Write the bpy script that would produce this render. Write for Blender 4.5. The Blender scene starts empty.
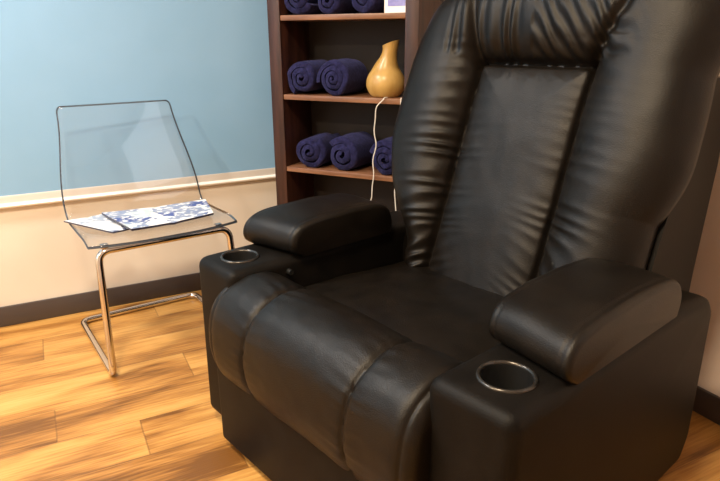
import bpy, bmesh, math, random
from mathutils import Vector, Matrix, noise
random.seed(4)
R = math.radians
C = bpy.context.scene.collection
sc = bpy.context.scene

# ------------------------------------------------------------------ camera
cd = bpy.data.cameras.new('camera')
cam = bpy.data.objects.new('camera', cd); C.objects.link(cam)
cd.sensor_width = 36.0
cd.lens = 610.4 / 720 * 36
cr = Vector((0.88667766, -0.46235781, -0.00528914))
cu = Vector((0.1513052, 0.27931563, 0.94820331))
cf = Vector((0.43693186, 0.84155097, -0.31762007))
M = Matrix((cr, cu, -cf)).transposed().to_4x4()
M.translation = Vector((-1.56316, -2.48079, 1.03465))
cam.matrix_world = M
cd.clip_start = 0.02
sc.camera = cam

# ------------------------------------------------------------------ light
w = bpy.data.worlds.new('world'); sc.world = w; w.use_nodes = True
w.node_tree.nodes['Background'].inputs[0].default_value = (0.6, 0.75, 1.0, 1)
w.node_tree.nodes['Background'].inputs[1].default_value = 0.05


def lamp(name, loc, power, col, size, rot=(0, 0, 0), sy=None, spread=None):
    l = bpy.data.lights.new(name, 'AREA')
    l.energy = power; l.color = col; l.size = size
    l.shape = 'RECTANGLE' if sy else 'DISK'
    if sy: l.size_y = sy
    if spread: l.spread = R(spread)
    o = bpy.data.objects.new(name, l); C.objects.link(o)
    o.location = loc; o.rotation_euler = rot
    return o


lamp('downlight_near', (-1.80, -1.95, 2.46), 42, (1.0, 0.80, 0.55), 0.30)
lamp('downlight_side', (-2.40, -0.58, 2.46), 40, (1.0, 0.95, 0.88), 0.30)
lamp('roll_fill_light', (-3.45, -1.75, 2.46), 58, (1.0, 0.78, 0.52), 0.30)  # added lamp, unseen, brightens the front roll of the recliner
lamp('window_daylight', (-0.04, -2.90, 1.85), 2.8, (0.85, 0.93, 1.0), 1.0, (R(90), 0, R(90)), 1.0)
lamp('side_window_daylight', (-4.2, -0.8, 1.8), 10, (0.45, 0.72, 1.0), 1.2, (R(90), 0, R(-90)), 1.2)

vs = sc.view_settings
vs.view_transform = 'Standard'; vs.look = 'None'; vs.gamma = 1.0; vs.use_curve_mapping = False
vs.exposure = 0.5
sc.cycles.use_denoising = True
sc.cycles.max_bounces = 10
sc.cycles.transparent_max_bounces = 16


# ------------------------------------------------------------------ materials
def mat(name, col=(0.5, 0.5, 0.5), rough=0.5, metal=0.0, spec=0.5):
    m = bpy.data.materials.new(name); m.use_nodes = True
    b = m.node_tree.nodes['Principled BSDF']
    b.inputs['Base Color'].default_value = (*col, 1)
    b.inputs['Roughness'].default_value = rough
    b.inputs['Metallic'].default_value = metal
    b.inputs['Specular IOR Level'].default_value = spec
    return m


def nodes(m):
    t = m.node_tree
    return t.nodes, t.links, t.nodes['Principled BSDF']


def noise_col(m, c1, c2, scale=(1, 1, 1), detail=4, lo=0.35, hi=0.65, bump=0.0, bscale=300, coord='Object', rough=None):
    n, l, b = nodes(m)
    tc = n.new('ShaderNodeTexCoord'); mp = n.new('ShaderNodeMapping')
    mp.inputs['Scale'].default_value = scale
    l.new(tc.outputs[coord], mp.inputs[0])
    nz = n.new('ShaderNodeTexNoise'); nz.inputs['Scale'].default_value = 1.0; nz.inputs['Detail'].default_value = detail
    l.new(mp.outputs[0], nz.inputs['Vector'])
    cr_ = n.new('ShaderNodeValToRGB')
    cr_.color_ramp.elements[0].position = lo; cr_.color_ramp.elements[0].color = (*c1, 1)
    cr_.color_ramp.elements[1].position = hi; cr_.color_ramp.elements[1].color = (*c2, 1)
    l.new(nz.outputs[0], cr_.inputs[0]); l.new(cr_.outputs[0], b.inputs['Base Color'])
    if bump:
        nb = n.new('ShaderNodeTexNoise'); nb.inputs['Scale'].default_value = bscale; nb.inputs['Detail'].default_value = 3
        l.new(tc.outputs[coord], nb.inputs['Vector'])
        bp = n.new('ShaderNodeBump'); bp.inputs['Strength'].default_value = bump; bp.inputs['Distance'].default_value = 0.002
        l.new(nb.outputs[0], bp.inputs['Height']); l.new(bp.outputs[0], b.inputs['Normal'])
    return m


leather = noise_col(mat('black_leather', rough=0.39, spec=0.22), (0.0038, 0.0028, 0.0020), (0.0070, 0.0052, 0.0037), (14, 14, 14), 5, bump=0.35, bscale=420)
leather_shaded = noise_col(mat('black_leather_shaded', rough=0.50, spec=0.12), (0.0030, 0.0024, 0.0019), (0.0058, 0.0047, 0.0038), (14, 14, 14), 5, bump=0.3, bscale=420)  # same leather, darkened: shade on the sides is put into the colour
stitch = mat('leather_piping', (0.012, 0.011, 0.010), 0.45)
cup_metal = mat('cup_rim', (0.06, 0.055, 0.05), 0.25, 0.8)
cup_in = mat('cup_inside', (0.008, 0.008, 0.008), 0.35)
chrome = mat('chrome', (0.72, 0.69, 0.66), 0.12, 1.0)
wood_dark = noise_col(mat('dark_walnut', rough=0.42, spec=0.4), (0.022, 0.008, 0.006), (0.058, 0.021, 0.014), (40, 40, 4), 4, bump=0.1, bscale=120)
wood_lit = noise_col(mat('walnut_lit', rough=0.35, spec=0.5), (0.16, 0.070, 0.036), (0.27, 0.130, 0.070), (6, 60, 60), 4)  # walnut lightened: light on the shelf fronts is put into the colour
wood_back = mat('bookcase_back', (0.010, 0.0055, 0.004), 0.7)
towel_m = noise_col(mat('navy_terry', rough=0.95, spec=0.15), (0.008, 0.008, 0.034), (0.020, 0.020, 0.075), (90, 90, 90), 4, bump=0.9, bscale=260)
towel_m.node_tree.nodes['Principled BSDF'].inputs['Sheen Weight'].default_value = 0.15
towel_m.node_tree.nodes['Principled BSDF'].inputs['Sheen Tint'].default_value = (0.35, 0.38, 0.9, 1)
gold = noise_col(mat('golden_wood_grain', rough=0.32, spec=0.5), (0.38, 0.215, 0.050), (0.58, 0.375, 0.125), (18, 18, 5), 4, 0.3, 0.7)
cord_m = mat('white_cord', (0.75, 0.72, 0.66), 0.5)
white_card = mat('white_card', (0.82, 0.82, 0.84), 0.5)
lavender = noise_col(mat('lavender_print', rough=0.5), (0.22, 0.22, 0.55), (0.34, 0.34, 0.68), (30, 30, 30))
base_m = mat('dark_vinyl_baseboard', (0.060, 0.048, 0.046), 0.4)
ceil_m = mat('ceiling_paint', (0.80, 0.78, 0.74), 0.9)
trim_m = mat('cream_trim', (0.50, 0.46, 0.42), 0.45)
bead_m = mat('white_trim_bead', (0.90, 0.90, 0.89), 0.3)
cream = noise_col(mat('cream_wall', rough=0.75, spec=0.3), (0.68, 0.63, 0.56), (0.74, 0.69, 0.62), (3, 3, 3), 3, bump=0.15, bscale=160)
white_wall = noise_col(mat('pale_wall', rough=0.8, spec=0.3), (0.70, 0.59, 0.52), (0.75, 0.64, 0.57), (3, 3, 3), 3, bump=0.15, bscale=160)
blue = noise_col(mat('blue_wall', rough=0.42, spec=0.4), (0.225, 0.425, 0.66), (0.25, 0.455, 0.70), (2.5, 2.5, 2.5), 3, bump=0.15, bscale=160)


def acrylic():
    m = bpy.data.materials.new('clear_acrylic'); m.use_nodes = True
    n, l = m.node_tree.nodes, m.node_tree.links
    n.remove(n['Principled BSDF'])
    tr = n.new('ShaderNodeBsdfTransparent'); tr.inputs[0].default_value = (0.988, 0.992, 0.995, 1)
    gl = n.new('ShaderNodeBsdfGlossy'); gl.inputs['Roughness'].default_value = 0.03
    lw = n.new('ShaderNodeLayerWeight'); lw.inputs[0].default_value = 0.5
    pw = n.new('ShaderNodeMath'); pw.operation = 'POWER'; pw.inputs[1].default_value = 6
    mu = n.new('ShaderNodeMath'); mu.operation = 'MULTIPLY_ADD'; mu.inputs[1].default_value = 0.95; mu.inputs[2].default_value = 0.05
    mx = n.new('ShaderNodeMixShader')
    l.new(lw.outputs['Facing'], pw.inputs[0]); l.new(pw.outputs[0], mu.inputs[0]); l.new(mu.outputs[0], mx.inputs[0])
    l.new(tr.outputs[0], mx.inputs[1]); l.new(gl.outputs[0], mx.inputs[2])
    l.new(mx.outputs[0], n['Material Output'].inputs[0])
    return m


acryl = acrylic()
acryl_refraction = mat('acrylic_edge_refraction', (0.05, 0.062, 0.085), 0.4, 0.0, 0.25)  # dark colour stands in for refraction at the sheet edges


def floor_mat():
    m = mat('honey_plank_floor', rough=0.33, spec=0.45)
    n, l, b = nodes(m)

    def math_(op, a, c=None, d=None):
        x = n.new('ShaderNodeMath'); x.operation = op
        for i, v in enumerate((a, c, d)):
            if v is None: continue
            if isinstance(v, (int, float)): x.inputs[i].default_value = v
            else: l.new(v, x.inputs[i])
        return x.outputs[0]
    tc = n.new('ShaderNodeTexCoord'); sp = n.new('ShaderNodeSeparateXYZ')
    l.new(tc.outputs['Object'], sp.inputs[0])
    X, Y = sp.outputs[0], sp.outputs[1]
    yr = math_('MULTIPLY_ADD', Y, 1 / 0.17, 0.70 / 0.17)
    row = math_('FLOOR', yr); fy = math_('FRACT', yr)
    xs = math_('MULTIPLY_ADD', row, 0.213 / 0.619, 1.65 / 0.619)
    xr = math_('ADD', math_('MULTIPLY', X, 1 / 0.619), xs)
    xr = math_('ADD', xr, 0.213 / 0.619)
    col = math_('FLOOR', xr); fx = math_('FRACT', xr)
    cv = n.new('ShaderNodeCombineXYZ'); l.new(row, cv.inputs[0]); l.new(col, cv.inputs[1])
    wn = n.new('ShaderNodeTexWhiteNoise'); wn.noise_dimensions = '3D'; l.new(cv.outputs[0], wn.inputs['Vector'])
    # grain, shifted per plank
    gv = n.new('ShaderNodeCombineXYZ')
    l.new(math_('MULTIPLY_ADD', wn.outputs[0], 37.0, math_('MULTIPLY', X, 2.3)), gv.inputs[0])
    l.new(math_('MULTIPLY', Y, 10.0), gv.inputs[1]); l.new(math_('MULTIPLY', wn.outputs[0], 11.0), gv.inputs[2])
    g1 = n.new('ShaderNodeTexNoise'); g1.inputs['Scale'].default_value = 1; g1.inputs['Detail'].default_value = 4
    g1.inputs['Distortion'].default_value = 0.45
    l.new(gv.outputs[0], g1.inputs['Vector'])
    gv2 = n.new('ShaderNodeCombineXYZ')
    l.new(math_('MULTIPLY', X, 7.0), gv2.inputs[0]); l.new(math_('MULTIPLY', Y, 150.0), gv2.inputs[1])
    g2 = n.new('ShaderNodeTexNoise'); g2.inputs['Scale'].default_value = 1; g2.inputs['Detail'].default_value = 3
    l.new(gv2.outputs[0], g2.inputs['Vector'])
    t = math_('ADD', math_('MULTIPLY', g1.outputs[0], 1.0), math_('MULTIPLY', g2.outputs[0], 0.42))
    t = math_('ADD', t, math_('MULTIPLY_ADD', wn.outputs[0], 0.14, -0.23))
    rp = n.new('ShaderNodeValToRGB'); e = rp.color_ramp.elements
    e[0].position = 0.33; e[0].color = (0.15, 0.061, 0.013, 1)
    e[1].position = 0.80; e[1].color = (0.60, 0.345, 0.112, 1)
    k = e.new(0.47); k.color = (0.33, 0.148, 0.034, 1)
    k = e.new(0.62); k.color = (0.50, 0.262, 0.070, 1)
    l.new(t, rp.inputs[0])
    # joints
    jy = math_('MINIMUM', fy, math_('SUBTRACT', 1.0, fy))
    jx = math_('MINIMUM', fx, math_('SUBTRACT', 1.0, fx))
    gap = math_('MAXIMUM', math_('LESS_THAN', jy, 0.011), math_('LESS_THAN', jx, 0.0035))
    mx = n.new('ShaderNodeMix'); mx.data_type = 'RGBA'
    l.new(math_('MULTIPLY', gap, 0.42), mx.inputs[0]); l.new(rp.outputs[0], mx.inputs[6])
    mx.inputs[7].default_value = (0.10, 0.045, 0.015, 1)
    l.new(mx.outputs[2], b.inputs['Base Color'])
    bp = n.new('ShaderNodeBump'); bp.inputs['Strength'].default_value = 0.25; bp.inputs['Distance'].default_value = 0.002
    l.new(math_('SUBTRACT', g2.outputs[0], math_('MULTIPLY', gap, 1.5)), bp.inputs['Height']); l.new(bp.outputs[0], b.inputs['Normal'])
    return m


floor_m = floor_mat()


def print_mat(name, seed, paper, ink1, ink2):
    m = mat(name, rough=0.28, spec=0.5)
    n, l, b = nodes(m)
    tc = n.new('ShaderNodeTexCoord'); mp = n.new('ShaderNodeMapping')
    mp.inputs['Location'].default_value = (seed, seed * 0.7, 0); mp.inputs['Scale'].default_value = (1, 1, 0.0)
    l.new(tc.outputs['Object'], mp.inputs[0])
    v = n.new('ShaderNodeTexVoronoi'); v.distance = 'CHEBYCHEV'; v.inputs['Scale'].default_value = 16
    l.new(mp.outputs[0], v.inputs['Vector'])
    s = n.new('ShaderNodeSeparateColor'); l.new(v.outputs['Color'], s.inputs[0])
    rp = n.new('ShaderNodeValToRGB'); rp.color_ramp.interpolation = 'CONSTANT'; e = rp.color_ramp.elements
    e[0].position = 0; e[0].color = (*paper, 1); e[1].position = 0.55; e[1].color = (*ink1, 1)
    k = e.new(0.76); k.color = (*ink2, 1); k = e.new(0.40); k.color = (0.50, 0.58, 0.62, 1)
    l.new(s.outputs[0], rp.inputs[0])
    nz = n.new('ShaderNodeTexNoise'); nz.inputs['Scale'].default_value = 48; nz.inputs['Detail'].default_value = 3
    l.new(mp.outputs[0], nz.inputs['Vector'])
    r2 = n.new('ShaderNodeValToRGB'); r2.color_ramp.elements[0].position = 0.40; r2.color_ramp.elements[1].position = 0.50
    l.new(nz.outputs[0], r2.inputs[0])
    mx = n.new('ShaderNodeMix'); mx.data_type = 'RGBA'
    l.new(r2.outputs[0], mx.inputs[0]); l.new(rp.outputs[0], mx.inputs[7]); mx.inputs[6].default_value = (*paper, 1)
    l.new(mx.outputs[2], b.inputs['Base Color'])
    return m


mag_a = print_mat('printed_cover_dark', 3.1, (0.70, 0.72, 0.76), (0.05, 0.06, 0.14), (0.30, 0.35, 0.45))
mag_b = print_mat('printed_pages_blue', 8.6, (0.78, 0.79, 0.80), (0.05, 0.08, 0.28), (0.22, 0.27, 0.42))
paper_edge = mat('dark_cover_edge', (0.03, 0.03, 0.06), 0.4)
button_m = mat('button_metal', (0.03, 0.03, 0.03), 0.2, 0.6)


# ------------------------------------------------------------------ helpers
def finish(bm, smooth=True, ang=38):
    bmesh.ops.recalc_face_normals(bm, faces=bm.faces[:])
    for f in bm.faces: f.smooth = smooth
    if smooth:
        for e in bm.edges:
            if len(e.link_faces) == 2 and e.calc_face_angle(0) > R(ang): e.smooth = False


def obj(name, bm, mats, parent=None, smooth=True, ang=38):
    finish(bm, smooth, ang)
    me = bpy.data.meshes.new(name); bm.to_mesh(me); bm.free()
    for m in (mats if isinstance(mats, (list, tuple)) else [mats]): me.materials.append(m)
    o = bpy.data.objects.new(name, me); C.objects.link(o)
    if parent: o.parent = parent
    return o


def thing(name, label, cat, loc=(0, 0, 0), rz=0.0, group=None):
    o = bpy.data.objects.new(name, None); C.objects.link(o)
    o.location = loc; o.rotation_euler = (0, 0, rz); o.empty_display_size = 0.05
    return tag(o, label, cat, group)


def tag(o, label, cat, group=None):
    o['label'] = label; o['category'] = cat
    if group: o['group'] = group
    return o


def struct(name, bm, m, smooth=False):
    o = obj(name, bm, m, None, smooth); o['kind'] = 'structure'; return o


def bx(bm, x0, x1, y0, y1, z0, z1, bev=0.0, seg=2, mi=0):
    r = bmesh.ops.create_cube(bm, size=1.0)
    for v in r['verts']:
        v.co = Vector(((x0 + x1) / 2 + v.co.x * (x1 - x0), (y0 + y1) / 2 + v.co.y * (y1 - y0), (z0 + z1) / 2 + v.co.z * (z1 - z0)))
    fs = set(f for v in r['verts'] for f in v.link_faces)
    for f in fs: f.material_index = mi
    if bev:
        es = list(set(e for f in fs for e in f.edges))
        bmesh.ops.bevel(bm, geom=es, offset=bev, segments=seg, profile=0.5, affect='EDGES')
    return bm


def box(*a, **k):
    return bx(bmesh.new(), *a, **k)


def loft(rings, bm=None, cap=True, closed=True):
    bm = bm or bmesh.new()
    vs_ = [[bm.verts.new(p) for p in r] for r in rings]
    n = len(rings[0])
    for a, b in zip(vs_[:-1], vs_[1:]):
        for i in range(n if closed else n - 1):
            j = (i + 1) % n
            bm.faces.new((a[i], a[j], b[j], b[i]))
    if cap:
        for r in (vs_[0], vs_[-1]):
            c = bm.verts.new(sum((v.co for v in r), Vector()) / n)
            for i in range(n): bm.faces.new((r[i], r[(i + 1) % n], c))
    return bm


def catmull(pts, per=8, closed=False):
    P = [Vector(p) for p in pts]; out = []; n = len(P)
    for i in range(n if closed else n - 1):
        if closed: p0, p1, p2, p3 = P[(i - 1) % n], P[i], P[(i + 1) % n], P[(i + 2) % n]
        else: p0, p1, p2, p3 = P[max(i - 1, 0)], P[i], P[i + 1], P[min(i + 2, n - 1)]
        for k in range(per):
            t = k / per
            out.append(0.5 * ((2 * p1) + (p2 - p0) * t + (2 * p0 - 5 * p1 + 4 * p2 - p3) * t * t + (3 * p1 - p0 - 3 * p2 + p3) * t ** 3))
    if not closed: out.append(P[-1])
    return out


def tube(path, rad, seg=10, closed=False, bm=None):
    P = [Vector(p) for p in path]; n = len(P)
    T = []
    for i in range(n):
        a = P[(i - 1) % n] if closed or i else P[0]
        b = P[(i + 1) % n] if closed or i < n - 1 else P[-1]
        T.append((b - a).normalized())
    nrm = T[0].orthogonal().normalized(); rings = []
    for i in range(n):
        nrm = (nrm - T[i] * nrm.dot(T[i])).normalized(); b = T[i].cross(nrm)
        rings.append([P[i] + rad * (math.cos(2 * math.pi * k / seg) * nrm + math.sin(2 * math.pi * k / seg) * b) for k in range(seg)])
    if closed:
        # close with best twist
        best = min(range(seg), key=lambda s: (rings[-1][s] - rings[0][0]).length)
        bm = loft(rings, bm, cap=False)
        bm.verts.ensure_lookup_table()
        base = len(bm.verts) - n * seg
        a = [bm.verts[base + (n - 1) * seg + (k + best) % seg] for k in range(seg)]; b = [bm.verts[base + k] for k in range(seg)]
        for k in range(seg): bm.faces.new((a[k], a[(k + 1) % seg], b[(k + 1) % seg], b[k]))
        return bm
    return loft(rings, bm)


def round_path(pts, r, per=6, closed=False):
    P = [Vector(p) for p in pts]; n = len(P); out = []
    for i in range(n):
        if not closed and i in (0, n - 1): out.append(P[i]); continue
        a, b, c = P[i - 1], P[i], P[(i + 1) % n]
        d1, d2 = (a - b), (c - b); rr = min(r, d1.length * 0.45, d2.length * 0.45)
        s, e = b + d1.normalized() * rr, b + d2.normalized() * rr
        for k in range(per + 1):
            t = k / per
            out.append((1 - t) ** 2 * s + 2 * t * (1 - t) * b + t * t * e)
    return out


def nz(x, y=0.0, z=0.0): return noise.noise(Vector((x, y, z)))


def sstep(a, b, x):
    t = max(0.0, min(1.0, (x - a) / (b - a))); return t * t * (3 - 2 * t)


# ------------------------------------------------------------------ setting
X0, Y0, H = -4.3, -4.6, 2.5
struct('floor', box(X0 - .1, 0.1, Y0 - .1, 0.1, -0.06, 0.0), floor_m)
struct('ceiling', box(X0 - .1, 0.1, Y0 - .1, 0.1, H, H + 0.06), ceil_m)
bm = box(X0 - .1, 0.1, 0.0, 0.1, 0.0, 0.475, mi=0); bx(bm, X0 - .1, 0.1, 0.0, 0.1, 0.475, H, mi=1)
struct('wall_back', bm, [cream, blue])
struct('wall_right', box(0.0, 0.1, Y0 - .1, 0.0, 0, H), white_wall)
struct('wall_left', box(X0 - .1, X0, Y0 - .1, 0.0, 0, H), cream)
struct('wall_front', box(X0, 0.0, Y0 - .1, Y0, 0, H), white_wall)
struct('baseboard_back', box(X0, -0.001, -0.011, 0.0, 0.0, 0.079, bev=0.003), base_m, True)
struct('baseboard_right', box(-0.011, 0.0, Y0, -0.012, 0.0, 0.079, bev=0.003), base_m, True)
# chair rail: board with a sloping shoulder and a rounded white bead below
prof = [(0.0, 0.450), (-0.012, 0.453), (-0.019, 0.457), (-0.021, 0.462), (-0.018, 0.4675), (-0.011, 0.470), (-0.008, 0.474), (-0.007, 0.492), (-0.003, 0.497), (0.0, 0.497)]
bm = loft([[Vector((x, a, b)) for a, b in prof] for x in (X0, -0.001)])
bm.faces.ensure_lookup_table()
for f in bm.faces:
    f.material_index = 1 if f.calc_center_median().z < 0.470 else 0
struct('trim_1', bm, [trim_m, bead_m], True)

# ------------------------------------------------------------------ recliner
rec = thing('recliner', 'large black leather recliner armchair with padded back and cup holders in both arms', 'armchair',
            (-1.049, -1.413, 0), R(-76))
UU = 0.31


def back_cushion():
    th = R(20); a = Vector((0, math.sin(th), math.cos(th))); nf = Vector((0, -math.cos(th), math.sin(th)))
    P0 = Vector((0, 0.421, 0.36)); S = 0.876
    seams = [((-.165, -.02), (-.165, .644)), ((.165, -.02), (.165, .644)), ((-.165, .644), (.165, .644))]
    folds = [((-.165, .644), (-.205, .83)), ((.165, .644), (.245, .80))]

    def segd(u, s, g):
        (x0, y0), (x1, y1) = g
        dx, dy = x1 - x0, y1 - y0
        t = max(0, min(1, ((u - x0) * dx + (s - y0) * dy) / (dx * dx + dy * dy)))
        return math.hypot(u - x0 - t * dx, s - y0 - t * dy), t

    WT = [(0, .22), (.07, .252), (.125, .262), (.19, .310), (.28, .380), (.40, .426), (.51, .430), (.64, .420), (.735, .398), (.80, .366), (.835, .315), (.86, .22), (.876, .06)]
    wc = catmull([(x_, y_, 0) for x_, y_ in WT], 12)

    def W(s):
        for p_, q_ in zip(wc[:-1], wc[1:]):
            if p_.x <= s <= q_.x: return p_.y + (q_.y - p_.y) * (s - p_.x) / max(1e-6, q_.x - p_.x)
        return wc[-1].y

    def WR(q, s, w_):      # the right side keeps its width towards top and bottom
        q = max(0, q) ** 2
        return 0.06 * q * sstep(0.62, 0.80, s) + q * max(0, 0.395 - w_) * (1 if s < 0.4 else 0) * sstep(0.0, 0.06, s)

    def D(u, s):
        uu = u + 0.004 * nz(s * 9, 3.1)
        d = min(segd(uu, s, g)[0] for g in seams); d = math.hypot(d, 0.004) - 0.004
        panel = abs(u) < 0.165 and s < 0.644
        amp, w_ = (0.022, 0.034) if panel else (0.080, 0.048)
        h = amp * (1 - math.exp(-(d / w_) ** 0.88)) - 0.012 * math.exp(-(d / 0.0045) ** 2)
        # corner folds
        for g in folds:
            q, t = segd(u, s, g)
            h -= 0.022 * (1 - 0.5 * t) * math.exp(-(q / 0.013) ** 2)
        # gathered wrinkles running away from the seams
        for sx in (-1, 1):
            e = u - sx * 0.165
            side = 1 if e * sx > 0 else -1             # 1 on the bolster
            if s < 0.70:
                ln = 0.075 if side > 0 else 0.05
                ph = s * 185 + 6.0 * nz(s * 14, sx * 4.0, 1.7) + (0.15 + 0.6 * sstep(0.35, 0.0, s)) * abs(e) * 185 * (1 if side > 0 else -0.8)
                am = (0.0085 if side > 0 else 0.0034) * (0.35 + 0.65 * sstep(0.55, 0.10, s)) * (0.45 + 0.9 * abs(nz(s * 6, sx * 2.0, 9.0)) * 2)
                env = (1 - math.exp(-abs(e) / 0.010)) * math.exp(-(abs(e) / ln) ** 1.5)
                h += am * env * (1.0 - 2.0 * abs(math.sin(ph * 0.5)) ** 1.4)
        if s > 0.60:                                    # top roll: wrinkles fanning upwards
            e = s - 0.644
            ph = u * 150 + 6 * nz(u * 13, 8.0) + e * 70 * (1 if u > 0 else -0.6) + e * 50
            env = (1 - math.exp(-abs(e) / 0.012)) * math.exp(-(abs(e) / 0.13) ** 2) * sstep(0.30, 0.16, abs(u))
            h += (0.0085 if e > 0 else 0.0008) * env * math.sin(ph) * (0.5 + abs(nz(u * 7, 2.0)) * 1.4)
        # soft irregularity of stuffed leather
        h += 0.004 * nz(u * 6, s * 6, 0.3) + 0.0010 * nz(u * 23, s * 19, 4.3)
        return h
    NU, NS = 260, 230
    rings = []
    for j in range(NS + 1):
        s = S * j / NS
        # denser towards the rounded top
        w_ = W(s)
        es = 1.0
        if s > 0.76: es = max(0.0, 1 - ((s - 0.76) / (S - 0.76)) ** 2.2) ** 0.5
        if s < 0.06: es = max(0.0, 1 - (1 - s / 0.06) ** 2) ** 0.5
        ring = []
        for i in range(NU + 1):
            q = -1 + 2 * i / NU
            q = math.copysign(1 - (1 - abs(q)) ** 1.25, q)
            u = q * w_ + WR(q, s, w_)
            ed = max(0.0, 1 - abs(q) ** 5.5) ** 0.5
            k = ed * es
            f = -0.035 + (0.035 + D(u, s)) * k
            ring.append(P0 + Vector((u, 0, 0)) + a * s + nf * f)
        for i in range(1, 12):
            q = 1 - 2 * i / 12
            ring.append(P0 + Vector((q * w_ + WR(q, s, w_), 0, 0)) + a * s + nf * (-0.035 - 0.05 * max(0, 1 - abs(q) ** 6) * es))
        rings.append(ring)
    return loft(rings)


obj('back_cushion', back_cushion(), leather, rec, ang=80)

# shell behind the back cushion, with side panels
sp_ = [(0.50, 0.10), (0.50, 0.44), (0.540, 0.56), (0.605, 0.74), (0.672, 0.925), (0.70, 0.945), (0.78, 0.945), (0.825, 0.925), (0.822, 0.74), (0.788, 0.48), (0.775, 0.30), (0.76, 0.10)]
bm = loft([[Vector((u, a, b)) for a, b in sp_] for u in (-.325, .404)])
bmesh.ops.bevel(bm, geom=[e for e in bm.edges if len(e.link_faces) == 2 and e.calc_face_angle(0) > 0.9], offset=0.012, segments=3, profile=0.5, affect='EDGES')
obj('back_shell', bm, leather_shaded, rec)


def seat():
    NU, NV = 60, 50; rings = []
    for j in range(NV + 1):
        t = j / NV; v = 0.02 + 0.50 * t; ring = []
        for i in range(NU + 1):
            q = -1 + 2 * i / NU; u = q * (UU - 0.004)
            z = 0.405 + 0.035 * (1 - abs(q) ** 4) * (1 - abs(2 * t - 1) ** 6) ** 0.5 - 0.02 * sstep(0.3, 1.0, t)
            z += 0.004 * nz(u * 9, v * 9) + 0.0015 * nz(u * 26, v * 22, 3)
            ring.append(Vector((u, v, z)))
        ring += [Vector((UU - 0.004, v, 0.27)), Vector((-UU + 0.004, v, 0.27))]
        rings.append(ring)
    return loft(rings)


obj('seat_cushion', seat(), leather, rec, ang=50)


def roll():
    prof_ = [(.075, .425), (.045, .462), (-.005, .480), (-.060, .476), (-.108, .452), (-.138, .41), (-.149, .355), (-.150, .30), (-.138, .25), (-.110, .215), (-.06, .20), (.0, .215), (.055, .28), (.08, .36)]
    pr = catmull([(0, a, b) for a, b in prof_], 7, True)
    cc = Vector((0, -0.055, 0.35)); NU = 200; HW = 0.335; rings = []
    for i in range(NU + 1):
        q = -1 + 2 * i / NU; q = math.copysign(1 - (1 - abs(q)) ** 1.4, q)
        u = q * HW - 0.030 * sstep(0.75, 1.0, -q)
        k = max(0.0, 1 - (max(0, abs(q) * HW - 0.285) / 0.0501) ** 2.4) ** (1 / 2.4)
        k = 0.45 + 0.55 * k; cs = -0.03 * (1 - k)
        ring = []
        for j, pnt in enumerate(pr):
            d = pnt - cc; an = math.atan2(d.z, d.y)
            sc_ = k
            for sx in (-1, 1):
                e = u - (0.168 if sx > 0 else -0.185)
                e += 0.006 * math.sin(an * 2.0 + 1)
                bul = 1 - math.exp(-(abs(e) / 0.05) ** 1.2)
                sc_ -= 0.024 * (1 - bul) + 0.085 * math.exp(-(abs(e) / 0.0055) ** 0.9)
                # gathers
                env = math.exp(-(abs(e) / 0.055) ** 1.4) * (1 - math.exp(-abs(e) / 0.006))
                sc_ += 0.020 * env * math.sin(an * 26 + 3 * nz(an * 3, sx * 5.0) + abs(e) * 30) * (0.3 + abs(nz(an * 4, sx * 3.0 + 7)) * 1.5)
            for ue in (0.312, -0.330):
                sc_ -= 0.06 * math.exp(-(abs(u - ue) / 0.006) ** 0.9)
            sc_ += 0.018 * nz(u * 8, an * 1.6, 2.2) + 0.007 * nz(u * 26, an * 5, 6.2)
            ring.append(Vector((u, cc.y + cs + d.y * sc_, cc.z + d.z * sc_)))
        rings.append(ring)
    return loft(rings)


obj('footrest_cushion', roll(), leather, rec, ang=75)
bm = box(-.365, .325, -.125, -.099, 0.022, 0.30, bev=0.0125, seg=4); bx(bm, -.305, .305, -.11, -.01, 0.035, 0.30, bev=0.01)
obj('front_panel', bm, leather_shaded, rec)
obj('base', box(-.30, .30, 0.0, 0.70, 0.0, 0.30, bev=0.02), leather_shaded, rec)


def pad_mesh(sx):
    prof_ = [(.078, .492), (.056, .512), (.050, .540), (.062, .572), (.096, .594), (.17, .604), (.28, .606), (.40, .601), (.455, .588), (.480, .560), (.486, .525), (.478, .492)]
    pr = catmull([(0, a, b) for a, b in prof_], 6)
    n = len(pr); base_pts = [Vector((0, .478 + (.078 - .478) * k / 10, .492)) for k in range(1, 10)]
    full = pr + base_pts
    NU = 40; rings = []; c = Vector((0, 0.28, 0.53))
    for i in range(NU + 1):
        q = -1 + 2 * i / NU; qa = math.copysign(1 - (1 - abs(q)) ** 1.5, q)
        u = 0.398 + qa * 0.096
        k = 0.87 - 0.05 * abs(qa) ** 3
        ed = max(0.0, 1 - max(0, (abs(qa) - 0.86) / 0.14) ** 2) ** 0.5
        welt = -0.007 * math.exp(-((abs(qa) - 0.80) / 0.022) ** 2)
        ring = []
        for pnt in full:
            d = pnt - Vector((0, 0.28, 0.492))
            s_ = 1 - 0.06 * (1 - ed) + (welt if d.z > 0.005 else 0)
            z = 0.492 + d.z * k * (1 - 0.10 * (1 - ed)) * (1 + (welt * 2 if d.z > 0.02 else 0))
            z += 0.003 * nz(u * 12, pnt.y * 12, sx * 3) if d.z > 0.02 else 0
            ring.append(Vector((sx * u, 0.28 + d.y * s_ * (0.80 if sx < 0 and d.y > 0 else 1.0) + 0.020 * (1 - qa) * sstep(0.05, -0.2, d.y), z)))
        rings.append(ring)
    return loft(rings)


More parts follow.
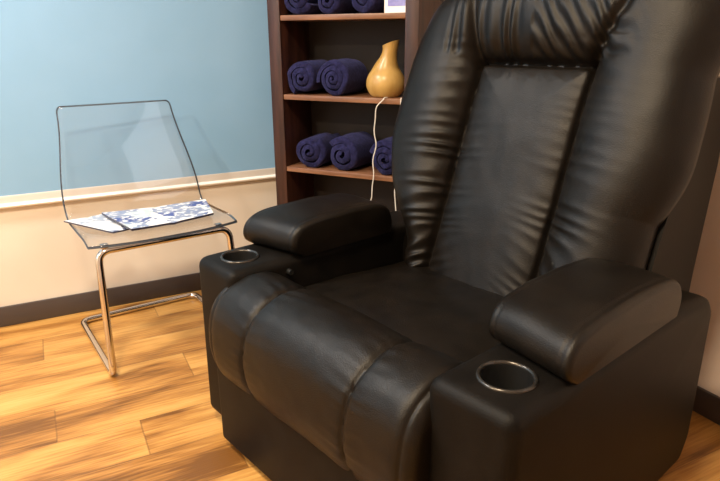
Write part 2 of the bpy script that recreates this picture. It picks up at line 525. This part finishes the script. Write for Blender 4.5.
def bool_cut(o, cutter_bm):
    me = bpy.data.meshes.new('cutter'); cutter_bm.to_mesh(me); cutter_bm.free()
    c = bpy.data.objects.new('cutter', me); C.objects.link(c)
    c.parent = o.parent
    m = o.modifiers.new('cut', 'BOOLEAN'); m.object = c; m.operation = 'DIFFERENCE'; m.solver = 'EXACT'
    bpy.context.view_layer.update()
    dg = bpy.context.evaluated_depsgraph_get()
    new = bpy.data.meshes.new_from_object(o.evaluated_get(dg))
    o.modifiers.clear(); o.data = new
    bpy.data.objects.remove(c)
    b2 = bmesh.new(); b2.from_mesh(new); finish(b2, True, 38); b2.to_mesh(new); b2.free()


for sx in (-1, 1):
    # arm body: extruded side profile with soft edges
    dz = -0.006 if sx < 0 else 0.0; cv = 0.008 if sx > 0 else -0.006
    pf = [(-.095, .035), (-.090, .500 + dz), (.50, .496), (.66, .480), (.695, .44), (.695, .10), (.66, .035)]
    bm = loft([[Vector((sx * u, a, b)) for a, b in pf] for u in (0.315, 0.495)])
    bmesh.ops.recalc_face_normals(bm, faces=bm.faces[:])
    bmesh.ops.bevel(bm, geom=[e for e in bm.edges if len(e.link_faces) == 2 and e.calc_face_angle(0) > 0.25], offset=0.026, segments=5, profile=0.5, affect='EDGES')
    arm = obj('armrest', bm, leather_shaded if sx > 0 else leather_shaded, rec)
    cb = bmesh.new()
    bmesh.ops.create_cone(cb, cap_ends=True, segments=40, radius1=0.044, radius2=0.044, depth=0.14,
                          matrix=Matrix.Translation((sx * .409, cv, 0.48)))
    bool_cut(arm, cb)
    # cup holder: rim and cup in one part
    bm = bmesh.new(); P = [(0.0, .418), (.036, .418), (.040, .423), (.0425, .49), (.0430, .4935), (.0455, .4965), (.049, .4960), (.0510, .4935), (.0510, .490), (.0435, .489), (.0432, .415), (0.0, .414)]
    rings = []
    for k in range(48):
        an = 2 * math.pi * k / 48
        rings.append([Vector((sx * .409 + r_ * math.cos(an), cv + r_ * math.sin(an), z + .008 + dz)) for r_, z in P])
    rings.append(rings[0])
    bm = loft(rings, cap=False, closed=False); bmesh.ops.remove_doubles(bm, verts=bm.verts[:], dist=1e-5)
    for f in bm.faces:
        c = f.calc_center_median(); f.material_index = 1 if c.z < 0.5005 + dz and math.hypot(c.x - sx * .409, c.y - cv) < .0432 else 0
    cup = obj('cup_holder', bm, [cup_metal, cup_in], arm, ang=60)
    obj('armrest_pad', pad_mesh(sx), leather, arm, ang=60)
    if sx < 0:
        bm = bmesh.new()
        bmesh.ops.create_cone(bm, cap_ends=True, segments=20, radius1=0.009, radius2=0.007, depth=0.014,
                              matrix=Matrix.Translation((-.309, .079, .458)) @ Matrix.Rotation(R(90), 4, 'Y'))
        bt = obj('recline_button', bm, button_m, arm); bt['label'] = 'small shiny black recline button'

# ------------------------------------------------------------------ clear acrylic chair
ch = thing('side_chair', 'clear acrylic chair on chrome tube frame holding magazines, against the blue wall', 'chair', (-1.283, -0.335, 0), R(7))


def shell():
    pf = catmull([(0, -.185, .428), (0, -.13, .439), (0, -.03, .438), (0, .075, .438), (0, .112, .446), (0, .134, .474), (0, .150, .53), (0, .182, .64), (0, .232, .793), (0, .238, .812)], 8)
    n = len(pf); NW = 24; rings = []
    L_ = [0]
    for a, b in zip(pf[:-1], pf[1:]): L_.append(L_[-1] + (b - a).length)
    tot = L_[-1]
    for i, pnt in enumerate(pf):
        s = L_[i] / tot
        hw = 0.238 - 0.043 * sstep(0.50, 1.0, s) + 0.004 * sstep(0.4, 0, s)
        r = tot - L_[i]
        if r < 0.02: hw -= 0.02 * (1 - math.sqrt(max(0, 1 - ((0.02 - r) / 0.02) ** 2)))
        ring = []
        for k in range(NW + 1):
            q = -1 + 2 * k / NW
            bow = -0.035 * (1 - q * q) * sstep(0.25, 0.0, s)
            hol = 0.006 * (1 - q * q) * sstep(0.05, 0.2, s) * sstep(0.55, 0.4, s)
            ring.append(Vector((0.012 + q * hw - 0.012 * s, pnt.y + bow, pnt.z - hol)))
        rings.append(ring)
    return loft(rings, cap=False, closed=False)


sh = obj('seat_shell', shell(), [acryl, acryl_refraction], ch, ang=60)
m = sh.modifiers.new('thickness', 'SOLIDIFY'); m.thickness = 0.005; m.offset = -1; m.material_offset_rim = 1
me_ = sh.data; NWp = 25; nr = len(me_.vertices) // NWp
vv = [v.co.copy() for v in me_.vertices]
loop = [vv[i * NWp] for i in range(nr)] + [vv[(nr - 1) * NWp + k] for k in range(1, NWp)] + [vv[i * NWp + NWp - 1] for i in range(nr - 2, -1, -1)] + [vv[k] for k in range(NWp - 2, 0, -1)]
off = Vector((0, 0, -0.0015))
eo = obj('edge_refraction_tube', tube([q + off for q in loop], 0.0027, 8, True), acryl_refraction, ch, ang=70)  # added tube, its dark colour imitates light refracted in the edge
eo['label'] = 'added dark tube imitating refraction along the edge of the clear sheet'
sh['label'] = 'transparent seat and backrest sheet'
path = [(-.222, -.242, .012), (-.205, -.185, .411), (.222, -.185, .411), (.225, -.242, .012), (.222, .242, .012), (-.222, .242, .012)]
obj('tube_frame', tube(round_path(path, 0.038, 8, True), 0.0115, 14, True), chrome, ch, ang=70)
for x in (-.185, .185):
    obj('seat_mount', box(x - .012, x + .012, -.193, -.177, .420, .4335, bev=0.002), chrome, ch)


def magazine(name, quad, z, th, label, m_, curl=0.004):
    q = [Vector((x, y, 0)) for x, y in quad]; c = sum(q, Vector()) / 4
    NX, NY = 16, 10; bm = bmesh.new(); top, bot = [], []
    for j in range(NY + 1):
        rt, rb = [], []
        for i in range(NX + 1):
            a, b = i / NX, j / NY
            pnt = (q[0] * (1 - a) + q[1] * a) * (1 - b) + (q[3] * (1 - a) + q[2] * a) * b - c
            zz = curl * (2 * a - 1) ** 2 + 0.003 * math.exp(-((a - 0.5) / 0.05) ** 2) * -1
            rt.append(bm.verts.new((pnt.x, pnt.y, th + zz))); rb.append(bm.verts.new((pnt.x, pnt.y, zz)))
        top.append(rt); bot.append(rb)
    for j in range(NY):
        for i in range(NX):
            bm.faces.new((top[j][i], top[j][i + 1], top[j + 1][i + 1], top[j + 1][i]))
            f = bm.faces.new((bot[j][i], bot[j + 1][i], bot[j + 1][i + 1], bot[j][i + 1])); f.material_index = 1
    bd = [(top[0][i], bot[0][i]) for i in range(NX + 1)] + [(top[j][NX], bot[j][NX]) for j in range(1, NY + 1)] + \
         [(top[NY][i], bot[NY][i]) for i in range(NX - 1, -1, -1)] + [(top[j][0], bot[j][0]) for j in range(NY - 1, 0, -1)]
    for k in range(len(bd)):
        a, b = bd[k], bd[(k + 1) % len(bd)]
        f = bm.faces.new((a[0], a[1], b[1], b[0])); f.material_index = 1
    o = obj(name, bm, [m_, paper_edge], None, ang=30)
    o.location = (c.x, c.y, z)
    return tag(o, label, 'magazine', 'magazines on the clear chair')


magazine('magazine', [(-1.540, -.284), (-1.388, -.247), (-1.262, -.432), (-1.410, -.496)], .4465, .005,
         'magazine lying underneath on the clear seat, its corner sticking out past the left edge', mag_a, 0.002)
magazine('magazine', [(-1.420, -.283), (-1.060, -.270), (-1.082, -.470), (-1.357, -.530)], .4545, .007,
         'open magazine with blue printed pages spread on top across the clear seat', mag_b, 0.004)

# ------------------------------------------------------------------ bookcase (its front runs diagonally across the corner)
BL = Vector((-0.697, -0.190)); BA = math.atan2(-0.80589, 0.59206)
bd_ = Vector((math.cos(BA), math.sin(BA))); bn_ = Vector((-bd_.y, bd_.x))


def BW(l, d, z): p_ = BL + bd_ * l + bn_ * d; return Vector((p_.x, p_.y, z))


bc = thing('bookcase', 'dark walnut bookcase standing diagonally in the corner with rolled towels on its shelves', 'bookcase', (BL.x, BL.y, 0), BA)
DP = 0.225
obj('side_panel', box(-.066, -.012, 0.0, DP, 0.0, 1.70, bev=0.002), wood_dark, bc)
obj('side_panel', box(.496, .546, 0.0, DP, 0.0, 1.70, bev=0.002), wood_dark, bc)
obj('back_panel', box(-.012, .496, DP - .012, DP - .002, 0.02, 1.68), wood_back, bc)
for z in (0.09, 0.250, .535, .820, 1.110, 1.400):
    obj('shelf', box(-.012, .496, 0.004, DP - .012, z - .019, z, bev=0.002), wood_lit, bc)
obj('top_panel', box(-.072, .556, -.01, DP - .01, 1.70, 1.722, bev=0.003), wood_dark, bc)
obj('plinth', box(-.012, .496, 0.012, 0.03, 0.0, 0.071), wood_dark, bc)


def towel_bm(r, ln, turns, seed, flat=0.0, open_=0.0):
    # spiral section (thick terry sheet) swept along the depth, y is the roll axis, bottom at z = 0
    th = r / (turns + 0.55); N = int(turns * 30); pts_in, pts_out = [], []
    for i in range(N + 1):
        a = 2 * math.pi * turns * i / N
        rc = th * 0.35 + th * (a / (2 * math.pi))
        rc *= 1 + 0.06 * nz(math.cos(a) * 1.1 + seed, math.sin(a) * 1.1, a * 0.12)
        an = a + seed
        tt = th * 0.34 * (1 + 0.15 * nz(a * 0.9, seed))
        for lst, k in ((pts_in, -tt), (pts_out, tt)):
            rr = max(0.002, rc + k); lst.append((rr * math.cos(an), rr * math.sin(an)))
    ring2 = pts_out + [((pts_out[-1][0] + pts_in[-1][0]) / 2 * 1.0, (pts_out[-1][1] + pts_in[-1][1]) / 2)] + pts_in[::-1]
    NY = 26; rings = []
    for j in range(NY + 1):
        t = j / NY; y = t * ln
        e = min(t, 1 - t) * ln
        ins = 0.006 * max(0, 1 - e / 0.010) ** 2
        ring = []
        for x, z in ring2:
            rad = math.hypot(x, z); s = 1 + 0.05 * nz(x * 14 + seed, y * 16, z * 14) + 0.02 * nz(x * 50, y * 50, z * 50 + seed)
            s *= 1 - ins / max(rad, 0.02)
            yy = y + 0.012 * nz(x * 25 + seed, z * 25, 1.0) * (1 - t) + 0.006 * (1 - t) * (rad / r - 0.6)
            zz = z * s * (1 - flat) ; xx = x * s * (1 + flat * 0.5)
            ring.append(Vector((xx, yy, zz)))
        rings.append(ring)
    bm = bmesh.new()
    vs_ = [[bm.verts.new(q) for q in r_] for r_ in rings]; n = len(ring2)
    for a, b in zip(vs_[:-1], vs_[1:]):
        for i in range(n):
            k = (i + 1) % n; bm.faces.new((a[i], a[k], b[k], b[i]))
    # end faces strip by strip between outer and inner spirals
    for row in (vs_[0], vs_[-1]):
        for i in range(N):
            bm.faces.new((row[i], row[i + 1], row[n - 2 - i], row[n - 1 - i]))
        bm.faces.new((row[N], row[N + 1], row[N + 2]))
    zmin = min(v.co.z for v in bm.verts)
    for v in bm.verts:
        v.co.z -= zmin
        if v.co.z < 0.004: v.co.z = 0.004 * (v.co.z / 0.004) ** 2
    return bm


TW = [  # lateral centre, shelf z, radius, length, turns, seed, yaw, label
    (0.066, .820, .069, .18, 2.6, 0.4, 0, 'leftmost rolled navy towel on the shelf beside the golden vase'),
    (0.204, .820, .073, .16, 3.2, 2.1, -4, 'rolled navy towel directly left of the golden vase'),
    (0.090, .535, .071, .18, 2.5, 4.0, 3, 'leftmost rolled navy towel on the lowest visible shelf'),
    (0.236, .535, .075, .18, 2.2, 1.2, -4, 'middle rolled navy towel on the lowest visible shelf'),
    (0.416, .535, .073, .19, 2.6, 5.3, -2, 'rolled navy towel half hidden behind the recliner back'),
    (0.058, 1.110, .064, .19, 2.4, 3.3, 0, 'leftmost rolled navy towel on the top visible shelf'),
    (0.186, 1.110, .056, .19, 2.2, 0.9, 0, 'middle rolled navy towel on the top visible shelf'),
    (0.325, 1.110, .070, .15, 2.0, 2.7, -14, 'rolled navy towel beside the white card on the top visible shelf')]
for l_, z, r_, ln, tn, sd, yw, lb in TW:
    bm = towel_bm(r_, ln, tn, sd, 0.02)
    o = obj('rolled_towel', bm, towel_m, None, ang=70)
    o.location = BW(l_, 0.012, z + 0.0005); o.rotation_euler = (0, 0, BA + R(yw))
    tag(o, lb, 'towel', 'rolled navy towels in the bookcase')

# golden gourd-shaped vase with a slanted lip, cord hanging from it
g0 = BW(0.392, 0.076, .8205)
dv = thing('gourd_vase', 'golden gourd shaped vase with slanted lip standing on the bookcase shelf', 'vase', g0, BA)
GP = [(0.0, .0), (.042, .0), (.056, .006), (.069, .028), (.0725, .050), (.066, .075), (.050, .100), (.040, .122), (.0325, .142), (.0295, .160), (.029, .176), (.031, .190)]
gp = catmull([(a, 0, b) for a, b in GP], 5)
rings = []
for k in range(48):
    an = 2 * math.pi * k / 48; ring = []
    for q in gp:
        sl = sstep(0.10, 0.19, q.z)
        z = q.z + sl * (0.011 * math.cos(an)) * 1.0
        ring.append(Vector((q.x * math.cos(an) + 0.020 * sl, q.x * math.sin(an), z)))
    rr = gp[-1].x - 0.004
    for t, f_ in ((0.190, 1.0), (0.176, 0.92), (0.14, 0.85)):
        ring.append(Vector((rr * f_ * math.cos(an) + 0.020 * sstep(.10, .19, t), rr * f_ * math.sin(an), t + sstep(.10, .19, t) * 0.011 * math.cos(an) - 0.001)))
    ring.append(Vector((0.004, 0, 0.14)))
    rings.append(ring)
rings.append(rings[0])
bm = loft(rings, cap=False, closed=False); bmesh.ops.remove_doubles(bm, verts=bm.verts[:], dist=1e-5)
obj('vase_body', bm, gold, dv, ang=60)


def BLc(l, d, z): return (l - 0.392, d - 0.076, z - .8205)


cp = catmull([BLc(.428, .012, .8235), BLc(.424, .000, .8240), BLc(.418, -.006, .818), BLc(.396, -.008, .79), BLc(.386, -.008, .74), BLc(.388, -.009, .69),
              BLc(.390, -.008, .64), BLc(.380, -.009, .58), BLc(.382, -.008, .52), BLc(.374, -.009, .46), BLc(.370, -.010, .415), BLc(.375, -.012, .30)], 8)
o = obj('cord', tube([q_ + Vector((0.0022 * math.sin(i_ * 0.45) * (i_ > 14), 0, 0)) for i_, q_ in enumerate(cp)], 0.0021, 8), cord_m, dv); o['label'] = 'thin white power cord'
cp = catmull([BW(.488, .03, .8232), BW(.489, .0, .824), BW(.488, -.006, .818), BW(.486, -.008, .76), BW(.480, -.009, .62), BW(.470, -.009, .50), BW(.472, -.009, .45), BW(.476, -.010, .41), BW(.480, -.011, .36), BW(.478, -.012, .26)], 8)
tag(obj('power_cable', tube(cp, 0.0021, 8), cord_m), 'white cable hanging down beside the left edge of the recliner back', 'cable')

# white card leaning on the top visible shelf
cx0 = BW(.448, 0.05, 1.1105)
cdh = thing('display_card', 'white card with lavender panel standing on the top visible shelf', 'card', cx0, BA)
bm = box(-.043, .043, -.02, -.017, 0.0, .12); bx(bm, -.043, .043, .017, .02, 0.0, .12); bx(bm, -.043, .043, -.018, .018, .117, .12)
obj('card_stand', bm, white_card, cdh)
obj('printed_panel', box(-.030, .036, -.0212, -.0203, .022, .10), lavender, cdh)
